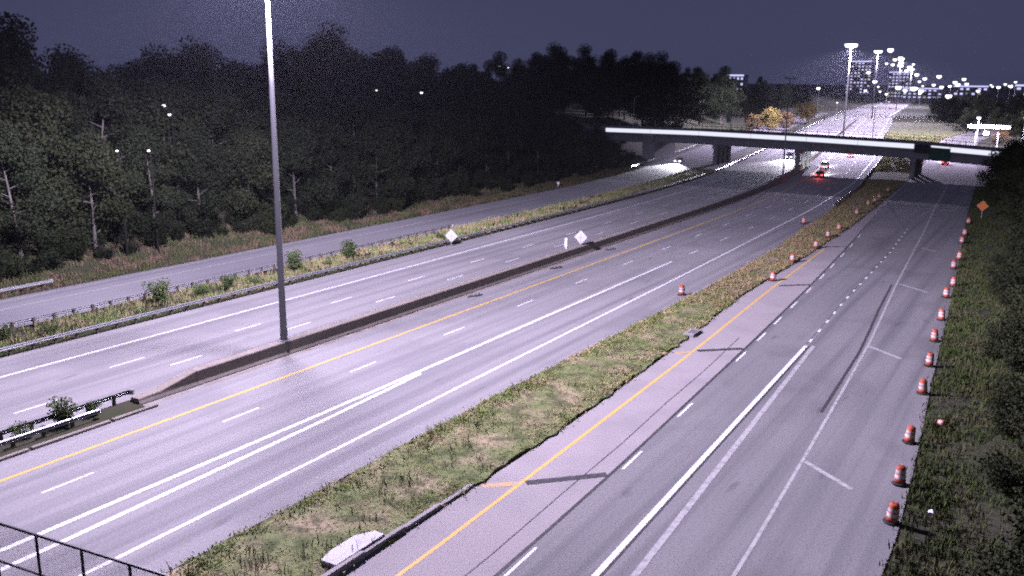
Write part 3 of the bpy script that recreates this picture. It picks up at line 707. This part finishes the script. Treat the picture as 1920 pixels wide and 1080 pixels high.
trees = [make_tree('tall_tree', 20, 6.2, 13000, .38, LEAF, .16, 1, 1.0), make_tree('tall_tree', 22, 6.4, 13500, .38, LEAF, .14, 2, 1.2),
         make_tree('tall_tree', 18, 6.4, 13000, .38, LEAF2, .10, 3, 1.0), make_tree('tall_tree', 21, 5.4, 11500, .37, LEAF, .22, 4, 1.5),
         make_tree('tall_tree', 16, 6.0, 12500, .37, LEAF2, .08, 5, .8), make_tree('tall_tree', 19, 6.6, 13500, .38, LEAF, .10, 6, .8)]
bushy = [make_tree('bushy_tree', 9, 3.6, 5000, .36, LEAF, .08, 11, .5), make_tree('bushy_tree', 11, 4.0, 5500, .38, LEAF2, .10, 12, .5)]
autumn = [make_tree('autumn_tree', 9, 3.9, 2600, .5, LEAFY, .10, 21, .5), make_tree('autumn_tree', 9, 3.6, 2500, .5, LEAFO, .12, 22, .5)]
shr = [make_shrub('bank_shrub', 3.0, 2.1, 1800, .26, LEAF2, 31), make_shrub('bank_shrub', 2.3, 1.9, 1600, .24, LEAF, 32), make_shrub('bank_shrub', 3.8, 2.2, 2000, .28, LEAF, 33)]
weed = [make_shrub('weed_bush', 1.9, 1.15, 1100, .17, LEAFW, 41, 8), make_shrub('weed_bush', 1.4, 1.2, 900, .16, LEAFW, 42, 8)]
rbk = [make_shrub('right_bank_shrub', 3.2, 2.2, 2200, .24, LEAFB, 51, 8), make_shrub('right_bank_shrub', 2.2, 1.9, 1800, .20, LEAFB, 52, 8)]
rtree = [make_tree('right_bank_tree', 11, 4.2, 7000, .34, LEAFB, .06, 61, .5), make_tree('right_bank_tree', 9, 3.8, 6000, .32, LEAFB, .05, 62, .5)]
_used = set()
def plant(proto, x, y, s, label, cat, group, z=None, sz=None):
    o = proto if id(proto) not in _used else copy_tree(proto); _used.add(id(proto))
    o.location = (x, y, (hgt(x, y) if z is None else z)-.05); o.rotation_euler = (0, 0, random.uniform(0, 6.28)); o.scale = (s, s, sz or s)
    tag(o, label, cat, group); return o
# woods on the left bank; top height follows the skyline of the photograph
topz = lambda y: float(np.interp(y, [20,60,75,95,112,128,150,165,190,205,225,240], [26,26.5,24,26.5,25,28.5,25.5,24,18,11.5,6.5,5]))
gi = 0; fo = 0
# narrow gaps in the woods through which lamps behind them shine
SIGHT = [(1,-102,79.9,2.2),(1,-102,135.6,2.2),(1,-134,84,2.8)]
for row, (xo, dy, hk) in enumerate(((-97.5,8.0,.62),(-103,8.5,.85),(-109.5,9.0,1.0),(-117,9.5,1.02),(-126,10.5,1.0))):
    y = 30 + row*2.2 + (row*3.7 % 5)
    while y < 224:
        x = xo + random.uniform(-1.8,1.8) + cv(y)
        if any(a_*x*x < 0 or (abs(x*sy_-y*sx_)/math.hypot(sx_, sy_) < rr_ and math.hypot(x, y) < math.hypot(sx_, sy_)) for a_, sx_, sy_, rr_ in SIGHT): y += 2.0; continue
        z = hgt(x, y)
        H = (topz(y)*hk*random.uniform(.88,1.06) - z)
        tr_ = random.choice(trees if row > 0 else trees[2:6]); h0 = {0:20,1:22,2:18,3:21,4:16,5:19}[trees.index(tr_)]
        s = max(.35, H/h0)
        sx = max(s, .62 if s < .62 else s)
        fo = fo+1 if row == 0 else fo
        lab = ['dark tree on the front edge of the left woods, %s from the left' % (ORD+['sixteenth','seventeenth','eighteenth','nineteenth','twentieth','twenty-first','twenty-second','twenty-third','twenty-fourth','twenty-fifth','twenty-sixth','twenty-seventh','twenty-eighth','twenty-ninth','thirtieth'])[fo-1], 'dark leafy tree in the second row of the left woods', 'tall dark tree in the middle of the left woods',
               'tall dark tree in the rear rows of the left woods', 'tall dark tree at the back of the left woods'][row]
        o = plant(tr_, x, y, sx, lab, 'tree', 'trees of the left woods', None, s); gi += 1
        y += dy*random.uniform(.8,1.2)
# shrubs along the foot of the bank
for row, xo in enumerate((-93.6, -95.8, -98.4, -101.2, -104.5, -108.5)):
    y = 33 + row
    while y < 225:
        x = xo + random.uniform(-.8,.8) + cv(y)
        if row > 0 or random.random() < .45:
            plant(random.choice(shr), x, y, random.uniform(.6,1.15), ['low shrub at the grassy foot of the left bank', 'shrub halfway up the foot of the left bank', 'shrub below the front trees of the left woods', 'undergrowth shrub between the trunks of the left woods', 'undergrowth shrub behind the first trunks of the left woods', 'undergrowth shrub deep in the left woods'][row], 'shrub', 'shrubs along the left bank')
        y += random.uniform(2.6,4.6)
# weeds between the guardrails
for i, (x, y, s, lb_) in enumerate(((-73.0,39.5,.85,'weed bush at the left frame edge behind the guardrail'),(-72.2,43.0,.75,'second weed bush from the left frame edge behind the guardrail'),
        (-73.4,55.0,1.25,'largest round weed bush behind the guardrail left of the mast'),(-72.6,59.5,.9,'weed bush just right of the largest one behind the guardrail'),(-72.9,63.0,.8,'low weed bush between the guardrails, fifth from the left'),
        (-72.2,66.0,.7,'low leafy weed bush between the guardrails, sixth from the left'),(-73.8,73.5,1.25,'tall slim weed bush directly left of the mast'),(-72.6,77.5,.6,'low weed clump right behind the mast'),(-73.6,82.5,1.2,'weed bush right of the mast behind the guardrail'),(-72.6,100.0,.7,'weed bush behind the guardrail next to the diamond sign'))):
    plant(weed[i % 2], x, y, s, lb_, 'weed', 'weeds between the guardrails', .05)
for i, (x, y, s, lb_) in enumerate(((-52.0,31.2,.95,'tall weed bush growing out of the median guardrail'),(-52.1,28.6,.7,'smaller weed bush left of the tall one in the median'),(-51.9,33.2,.55,'low weed at the end of the bright median rail'))):
    plant(weed[i % 2], x, y, s, lb_, 'weed', 'weeds in the median', .05)
# trees beyond the overpass on the left
k = 0
for (x0, x1, y0, y1, n, hk, lab) in ((-185,-118,262,330,24,1.12,'dark tree beyond the left end of the overpass'), (-215,-130,330,420,26,1.15,'dark tree in the rear belt left of the far freeway'),
        (-165,-132,430,560,20,.72,'tree along the left side of the far freeway'),(-190,-150,560,760,20,.8,'tree farther along the left side of the far freeway'),(-330,-200,430,700,26,1.0,'tree on the far left skyline beyond the overpass')):
    for _ in range(n):
        y = random.uniform(y0, y1); x = random.uniform(x0, x1)
        x = min(x, -104+cv(y))
        plant(random.choice(trees), x, y, random.uniform(.85,1.1)*hk, lab, 'tree', 'trees beyond the overpass')
for i, (x, y, s, pr, lab) in enumerate(((-115,405,1.15,0,'yellow autumn tree left of the far freeway, nearest the overpass'),(-111,418,.95,1,'orange autumn tree beside the yellow one beyond the overpass'),(-123,430,1.0,0,'yellow green autumn tree behind the first one beyond the overpass'),
        (-119,395,.9,1,'small orange autumn tree at the left of the yellow ones beyond the overpass'),(-131,528,1.2,0,'broad yellow autumn tree behind the orange one at the far freeway edge'),(-127,520,1.25,1,'orange autumn tree by the far freeway edge'),(-124,512,1.1,0,'yellow autumn tree by the far freeway edge below the lamps'),(-21.5,352,.8,1,'small orange tree under the lit canopy'))):
    plant(autumn[pr], x, y, s, lab, 'tree', 'autumn trees')
for i in range(16):
    y = 255 + i*5.0; x = -104 + cv(y) - random.uniform(0, 9)
    plant(random.choice(shr), x, y, random.uniform(1.0,1.7), 'grey green shrub on the bank left of the side road beyond the overpass', 'shrub', 'shrubs beyond the overpass')
# right of the far freeway
for i in range(60):
    y = random.uniform(430, 900); x = edgeW(y) + np.interp(y, [430,520,900],[30,26,14]) + random.uniform(0, 1)**1.3*80
    plant(random.choice(bushy), x, y, random.uniform(.9,1.35), 'dark bushy tree on the rise right of the far freeway', 'tree', 'trees right of the far freeway')
for i in range(18):
    y = random.uniform(375, 440); x = random.uniform(-24, 12)
    plant(random.choice(bushy), x, y, random.uniform(.8,1.1), 'dark bushy tree behind the lit canopy at the right', 'tree', 'trees behind the canopy')
# black trees at the right frame edge
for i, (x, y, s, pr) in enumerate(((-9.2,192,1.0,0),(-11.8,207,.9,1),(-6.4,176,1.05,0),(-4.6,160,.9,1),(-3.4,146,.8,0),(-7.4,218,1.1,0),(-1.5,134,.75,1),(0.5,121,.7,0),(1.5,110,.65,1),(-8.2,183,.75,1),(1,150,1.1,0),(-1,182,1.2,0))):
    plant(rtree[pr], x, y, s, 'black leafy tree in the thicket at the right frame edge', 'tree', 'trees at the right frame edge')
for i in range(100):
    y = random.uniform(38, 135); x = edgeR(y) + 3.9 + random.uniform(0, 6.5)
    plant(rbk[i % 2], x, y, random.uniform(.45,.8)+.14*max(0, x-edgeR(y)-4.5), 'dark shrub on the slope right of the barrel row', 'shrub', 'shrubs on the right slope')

# ------------------------------------------------------------------ vehicles
def make_car(name, body_m, head=False, tail=False, h=1.45, L=4.6, wd=1.8, suv=False):
    g = empty(name)
    hl = L/2
    zs = 1.0 if not suv else 1.15
    prof = [(-hl,.42),(-hl+.05,.75),(-hl+.35,zs*.86),(-hl+1.1,zs*.95),(-hl+1.35,zs),(hl-.8 if not suv else hl-.15,zs*1.0),(hl-.08,zs*.92),(hl,.55),(hl-.05,.30),(-hl+.1,.28)]
    rings = []
    for f, ins in ((-1,.10),(-.94,.02),(0,0),(.94,.02),(1,.10)):
        rings.append([(f*wd/2, px*(1-.012*(abs(f)>.97)), .28+(pz-.28)*(1-ins*.5)) for px, pz in prof])
    bd = MB().loft(rings, True, True).build('body', body_m, g)
    H = h if not suv else 1.75
    c0, c1, c2, c3 = (-hl+1.25, -hl+1.95, hl-1.35, hl-.75) if not suv else (-hl+1.2, -hl+1.8, hl-.55, hl-.18)
    cb = MB(); a = wd/2*.95; t = wd/2*.74
    cb.add([(-a,c0,zs*.97),(a,c0,zs*.97),(a,c3,zs*.97),(-a,c3,zs*.97),(-t,c1,H-.05),(t,c1,H-.05),(t,c2,H-.05),(-t,c2,H-.05),(-t*.9,c1+.1,H),(t*.9,c1+.1,H),(t*.9,c2-.1,H),(-t*.9,c2-.1,H)],
           [(0,1,5,4),(1,2,6,5),(2,3,7,6),(3,0,4,7)]); cb.build('window', GLASS, g)
    MB().add([(-t*1.01,c1,H-.06),(t*1.01,c1,H-.06),(t*1.01,c2,H-.06),(-t*1.01,c2,H-.06),(-t*.88,c1+.12,H),(t*.88,c1+.12,H),(t*.88,c2-.12,H),(-t*.88,c2-.12,H)],
             [(4,5,6,7),(0,1,5,4),(1,2,6,5),(2,3,7,6),(3,0,4,7)]).build('roof', body_m, g)
    for sx in (-1,1):
        for yy_ in (-hl+.85, hl-.9):
            n = 14; r = .33; xo = sx*(wd/2-.10)
            rings = [[(xo+sx*dx_, yy_+q*math.cos(2*math.pi*i/n), .33+q*math.sin(2*math.pi*i/n)) for i in range(n)] for dx_, q in ((-.12,.30),(-.10,.33),(.08,.33),(.11,.29))]
            wh = MB().loft(rings, True, True).build('wheel', RUBBER, g)
            rings = [[(xo+sx*dx_, yy_+q*math.cos(2*math.pi*i/n), .33+q*math.sin(2*math.pi*i/n)) for i in range(n)] for dx_, q in ((.112,.21),(.125,.19),(.118,.05))]
            MB().loft(rings, False, True).build('rim', CHROME, wh)
        MB().bbox(sx*wd*.36-.24, sx*wd*.36+.24, -hl-.015, -hl+.08, .52, .80, .03).build('headlight', HEADL if head else WHITE_S, g)
        MB().bbox(sx*wd*.37-.22, sx*wd*.37+.22, hl-.09, hl+.015, .62, .84, .03).build('taillight', TAILL if tail else ORANGE, g)
        MB().bbox(sx*(wd/2+.10)-.10, sx*(wd/2+.10)+.10, c0+.25, c0+.42, zs*.98, zs*.98+.16, .03).build('mirror', body_m, g)
    MB().bbox(-wd*.46,wd*.46,-hl-.06,-hl+.1,.34,.52,.03).build('bumper', body_m, g)
    MB().bbox(-wd*.46,wd*.46,hl-.1,hl+.06,.34,.56,.03).build('bumper', body_m, g)
    MB().box(-.26,.26,hl+.02,hl+.065,.60,.72).build('number_plate', WHITE_S, g)
    return g
def beams(g, watts, L=4.6, red=False, aim=-8):
    if watts <= 0: return
    watts *= 2
    for sx in (0,):
        ld = bpy.data.lights.new('headlight_beam', 'SPOT'); ld.energy = watts; ld.spot_size = R_(62); ld.spot_blend = .9; ld.color = (.9,.88,1.0); ld.shadow_soft_size = .08
        lo = bpy.data.objects.new('headlight_beam', ld); col.objects.link(lo); lo.parent = g
        lo.location = (sx*.65, -L/2-.22, .68); lo.rotation_euler = (R_(90+aim), 0, R_(180))
    if red:
        ld = bpy.data.lights.new('tail_glow', 'SPOT'); ld.energy = red; ld.spot_size = R_(150); ld.spot_blend = 1; ld.color = (1,.12,.10); ld.shadow_soft_size = .3
        lo = bpy.data.objects.new('tail_glow', ld); col.objects.link(lo); lo.parent = g
        lo.location = (0, L/2+.1, .72); lo.rotation_euler = (R_(80), 0, 0)
P_SIL = paint('silver_car_paint', (.45,.45,.47)); P_DRK = paint('dark_car_paint', (.03,.03,.035)); P_WHT = paint('white_car_paint', (.7,.7,.7)); P_RED = paint('maroon_car_paint', (.15,.02,.02))
def slope(y): return math.atan2(cv(y+5)-cv(y-5), 10)
def car(x, y, away, m, label, suv=False, watts=9000, red=400):
    g = make_car('parked_car' if False else 'car', m, not away, away, suv=suv, L=4.8 if suv else 4.6)
    g.location = (x, y, .01); g.rotation_euler = (0, 0, (math.pi if away else 0) - slope(y))
    tag(g, label, 'car'); beams(g, watts*2.2, 4.8 if suv else 4.6, red if away else False)
    return g
car(-90.2, 234.5, False, P_SIL, 'car with bright headlights coming down the left side road', False, 30000)
car(-58.3+cv(268), 268, False, P_WHT, 'car with bright headlights emerging beside the median pier', True, 30000)
car(-45.6+cv(216)+.2, 219, True, P_RED, 'nearest car with red tail lights driving under the overpass', False, 9000, 500)
car(-46.3+cv(243), 243, True, P_DRK, 'dark car ahead of the nearest one under the overpass', True, 9000, 400)
car(-43.0+cv(287)+.6, 287, True, P_SIL, 'third car with tail lights just below the overpass edge', False, 9000, 400)
car(-29.2, 276, True, P_WHT, 'car with tail lights on the ramp beneath the overpass', False, 9000, 500)
for i, (x0, y, aw, lb_) in enumerate(((-58.5,900,False,'far oncoming car, nearest of the group at the crest'),(-61,1040,False,'far oncoming car, second of the group at the crest'),(-57,1130,False,'far oncoming car, last of the group at the crest'),
        (-62,560,False,'oncoming car on the bright stretch beyond the overpass'),(-42,820,True,'far car with tail lights climbing to the crest'),(-45,980,True,'farthest car with tail lights at the crest'))):
    car(x0+cv(y), y, aw, (P_SIL, P_DRK, P_WHT)[i % 3], lb_, i % 2 == 1, 0, 0)

# ------------------------------------------------------------------ lit canopy and roadside lamps on the right
cn = empty('lit_canopy', (-23.4, 331, hgt(-23.4, 331))); tag(cn, 'flat lit canopy on two posts right of the overpass', 'canopy')
ch = 8.3-cn.location.z
MB().bbox(-6.1,6.1,-.15,3.2,ch-.45,ch+.42,.05).build('roof', ALU, cn)
MB().box(-6.05,6.05,-.19,-.16,ch-.40,ch+.36).build('glow_panel', CANOPYL, cn)
for x in (-3.6,2.8): MB().bbox(x-.18,x+.18,1.2,1.56,-.5,ch-.45,.03).build('post', STEEL, cn)
MB().bbox(-1.4,.1,.9,1.1,ch-2.6,ch-1.2,.03).build('hanging_sign', LAMPWARM if False else emit('lit_sign_amber', (1.0,.75,.35), .5), cn)

def street_lamp(x, y, z, label, r=.5, m=LAMPW, base=None, watts=0, arm=True, grp='small far lamps', pm=None):
    b0 = hgt(x, y) if base is None else base
    h = z-b0
    g = empty('street_lamp', (x, y, b0)); tag(g, label, 'street lamp', grp)
    MB().lathe([(.16,-.3),(.14,1.2),(.08,h)], 7).build('pole', pm or MASTM, g)
    MB().tube([(0,0,h-.2),(0,-.5*r,h+.1),(0,-1.2*r,h+.25*r)], .06, 5).build('arm', MASTM, g)
    hd = MB().loft([[(a*r*.7, yy_, h+.30*r+b_*r*.25) for a, b_ in ((-1,-.4),(1,-.4),(.7,.8),(-.7,.8))] for yy_ in (-2.0*r,-.8*r)], True, True).build('lamp_head', DARKST, g)
    MB().lathe([(.55*r,.3*r),(.72*r,0),(.66*r,-.4*r),(.25*r,-.7*r)], 10, (0,-1.4*r,h+.05)).build('lens', m, hd, True)
    if watts:
        ld = bpy.data.lights.new('lamp_light', 'POINT'); ld.energy = watts; ld.shadow_soft_size = .3; ld.color = (.85,.82,1.0)
        lo = bpy.data.objects.new('lamp_light', ld); col.objects.link(lo); lo.parent = g; lo.location = (0,-1.4*r,h+.05-.7*r-.45)
    return g
cl_ = street_lamp(-26.5, 330, 11.2, 'bright lamp standing above the lit canopy', .85, LAMPW, None, 60000)
for q_ in cl_.children:
    if q_.type == 'LIGHT': lum_nodes(q_.data, (.88,.74,.95))
street_lamp(-13.5, 330, 11.4, 'small bright lamp at the right frame edge above the canopy', .5)
OLDPOLE = mat('creosoted_pole', [(.010,.010,.008), ((.018,.016,.013),3,G1,.45,.7,.6)], .95, 0, 0, 20, .05)
# lamps seen through the left woods
for x, y, z, r, lab, mm in ((-100.6,78.8,17.9,.36,'brighter of two lamps showing through the left woods',LAMPW),(-99.8,78.8,16.75,.27,'lower of two lamps showing through the left woods',LAMPW),
        (-94.6,66.9,13.05,.17,'small pale lamp low in the left woods',LAMPW),(-94.3,71.0,12.85,.2,'small reddish lamp low in the left woods',emit('lit_pink_lens',(1,.75,.68),5)),
        (-100.6,133.7,19.15,.33,'round lamp showing through the woods left of centre',LAMPW),(-100.6,121.1,19.6,.22,'faint lamp left of the round one in the woods',LAMPWARM),
        (-264,420,28.4,1.0,'bright lamp on the skyline above the middle woods',LAMPW),(-261,423,27.8,.6,'smaller lamp right beside the skyline one above the middle woods',LAMPW),(-284,500,27.6,.55,'dim lamp on the skyline near the dip in the woods',LAMPW)):
    street_lamp(x, y, z, lab, r, mm, None, 0, pm=OLDPOLE)
# house behind the woods
hs = empty('house', (-134, 88, hgt(-134,88)), R_(55)); tag(hs, 'house with lit bluish windows behind the left woods', 'house')
MB().box(-9,9,0,9,-1,6.2).build('wall', WALLH, hs)
MB().add([(-9.6,-.7,6.2),(9.6,-.7,6.2),(9.6,9.7,6.2),(-9.6,9.7,6.2),(-9.6,4.5,9.8),(9.6,4.5,9.8)], [(0,1,5,4),(2,3,4,5),(1,2,5),(3,0,4),(3,2,1,0)]).build('roof', ROOFM, hs)
for x in (-7,-4.2,-1.2,1.8,4.6,7.2):
    for z in (1.2, 4.0):
        f = MB().bbox(x-.75,x+.75,-.08,.02,z-.1,z+1.5,.02).build('window', WALLH, hs)
        MB().box(x-.6,x+.6,-.10,-.085,z,z+1.4).build('pane', WINW if random.random() < .7 else WIND, f)

# ------------------------------------------------------------------ town skyline
def tower(loc, wd, dp, h, nxw, nzw, label, lit=.6, name='office_tower', top=True, rz=0.0):
    g = empty(name, loc, rz); tag(g, label, 'building')
    MB().bbox(-wd/2,wd/2,0,dp,-3,h,.3).build('wall', WALLB, g)
    MB().bbox(-wd/2-.4,wd/2+.4,-.4,dp+.4,h,h+1.2,.2).build('roof', ROOFM, g)
    if top: MB().box(-wd/2,wd/2,-.55,-.42,h-.1,h+1.6).build('roof_light_band', WINW, g)
    cw = wd/nxw; rh = h/nzw; mesh = None
    for i in range(nxw):
        for k in range(nzw):
            x = -wd/2+cw*(i+.5); z = rh*(k+.35)
            mm = WINW if random.random() < lit else (WINY if random.random() < .3 else WIND)
            MB().box(x-cw*.26,x+cw*.26,-.07,-.01,z,z+rh*.42).build('window', mm, g)
    return g
tower((-293.5,1500,0), 36, 20, 53, 7, 11, 'tall lit office tower behind the leftmost high mast', .45)
tower((-233,1500,0), 34, 22, 37, 7, 8, 'lower lit block right of the tall tower in the far glow', .6)
tower((-190,1420,0), 52, 20, 14, 8, 3, 'long low lit building at the far end of the freeway', .8)
tower((-118,1300,0), 40, 18, 18, 6, 3, 'low lit block right of the far lamp cluster', .35)
tower((-40,1000,0), 26, 16, 20, 4, 4, 'dim block on the right skyline', .35)
tower((-300,920,0), 20, 14, 27, 5, 5, 'lit building top showing over the trees left of the far freeway', .75)
tower((-186,610,0), 16, 10, 11.5, 4, 2, 'low lit building among trees beyond the overpass', .7, 'low_building', False)
# distant lamps of the town
li = 0
for x, y, z, r, lab in ((-203.5,1300,54,2.2,'high bright town lamp at the top of the far cluster'),(-196,1260,47,2.3,'bright town lamp below the top of the far cluster'),(-188,1280,42,2.4,'large bright town lamp in the middle of the far cluster'),
        (-182,1300,33,2.0,'town lamp at the right side of the far cluster'),(-172,1300,28,1.8,'lower right town lamp of the far cluster'),(-193,1240,17,2.6,'wide bright lamp low in the far cluster'),(-178,1260,16,2.8,'brightest low lamp of the far cluster'),(-168,1250,13,2.2,'low lamp at the right foot of the far cluster'),
        (-131.5,1100,29.5,1.8,'solitary bright lamp right of the far cluster'),(-107,1100,26.8,1.5,'upper lamp of the right-hand pair on the skyline'),(-102,1000,21.2,1.5,'lower lamp of the right-hand pair on the skyline'),(-109,1000,19.5,1.1,'small lamp left of the right-hand pair'),
        (-87,800,12.5,1.7,'wide white lamp above the dark trees at the right'),(-67,800,16.6,1.0,'lamp above the trees, fourth from the right edge'),(-53.4,800,19.6,1.0,'lamp above the trees, third from the right edge'),(-46,800,20.5,.8,'lamp above the trees, second from the right edge'),(-43,810,23.5,.7,'faint upper lamp at the right edge'),
        (-163.9,700,17.6,.95,'lamp over the trees left of the far freeway'),(-210,600,11.2,.5,'small lamp low in the trees beyond the overpass, left'),(-192.6,600,12.6,.55,'small lamp low in the trees beyond the overpass, right'),(-150,700,7.5,.4,'tiny lamp at the foot of the far trees'),
        (-150,900,12,.9,'small lamp beside the far freeway crest'),(-122,900,13,.9,'small lamp right of the far freeway crest'),(-116.5,700,44.5,1.5,'bright lamp between the second and third high masts')):
    street_lamp(x, y, z, lab, r*1.9, LAMPW, 0, 0, grp='lamps of the town'); li += 1  # heads scaled up to take in the glow around each lamp

rs_ = random.Random(5)
for k in range(34):
    y = rs_.uniform(1150, 1600); t = rs_.random()
    px_ = -.158 + rs_.gauss(0, .012) if k < 22 else rs_.uniform(-.15, -.03)     # direction of the town centre from here
    z = rs_.uniform(10, 50) if k < 22 else rs_.uniform(12, 24)
    street_lamp(px_*y, y, z, 'one of many small bright lamps crowding the far town centre' if k < 22 else 'one of the scattered lamps along the right skyline', rs_.uniform(1.8, 3.8), LAMPW if rs_.random() < .8 else LAMPWARM, 0, 0, grp='lamps of the town')  # lens radius includes the bloom of the distant lamps
# ------------------------------------------------------------------ night haze that the lamps light up
hz_ = MB().box(-4100, 3100, -450, 7100, -2.5, 64).build('haze', None); tag(hz_, 'thin night haze over the freeway', 'haze', kind='stuff')
hm = bpy.data.materials.new('night_haze'); hm.use_nodes = True; ht = hm.node_tree; ht.nodes.clear()
ho = ht.nodes.new('ShaderNodeOutputMaterial'); hv = ht.nodes.new('ShaderNodeVolumePrincipled')
hv.inputs['Color'].default_value = (.82,.82,.95,1); hv.inputs['Density'].default_value = .000028; hv.inputs['Anisotropy'].default_value = .6
ht.links.new(hv.outputs[0], ho.inputs['Volume']); hz_.data.materials.append(hm)
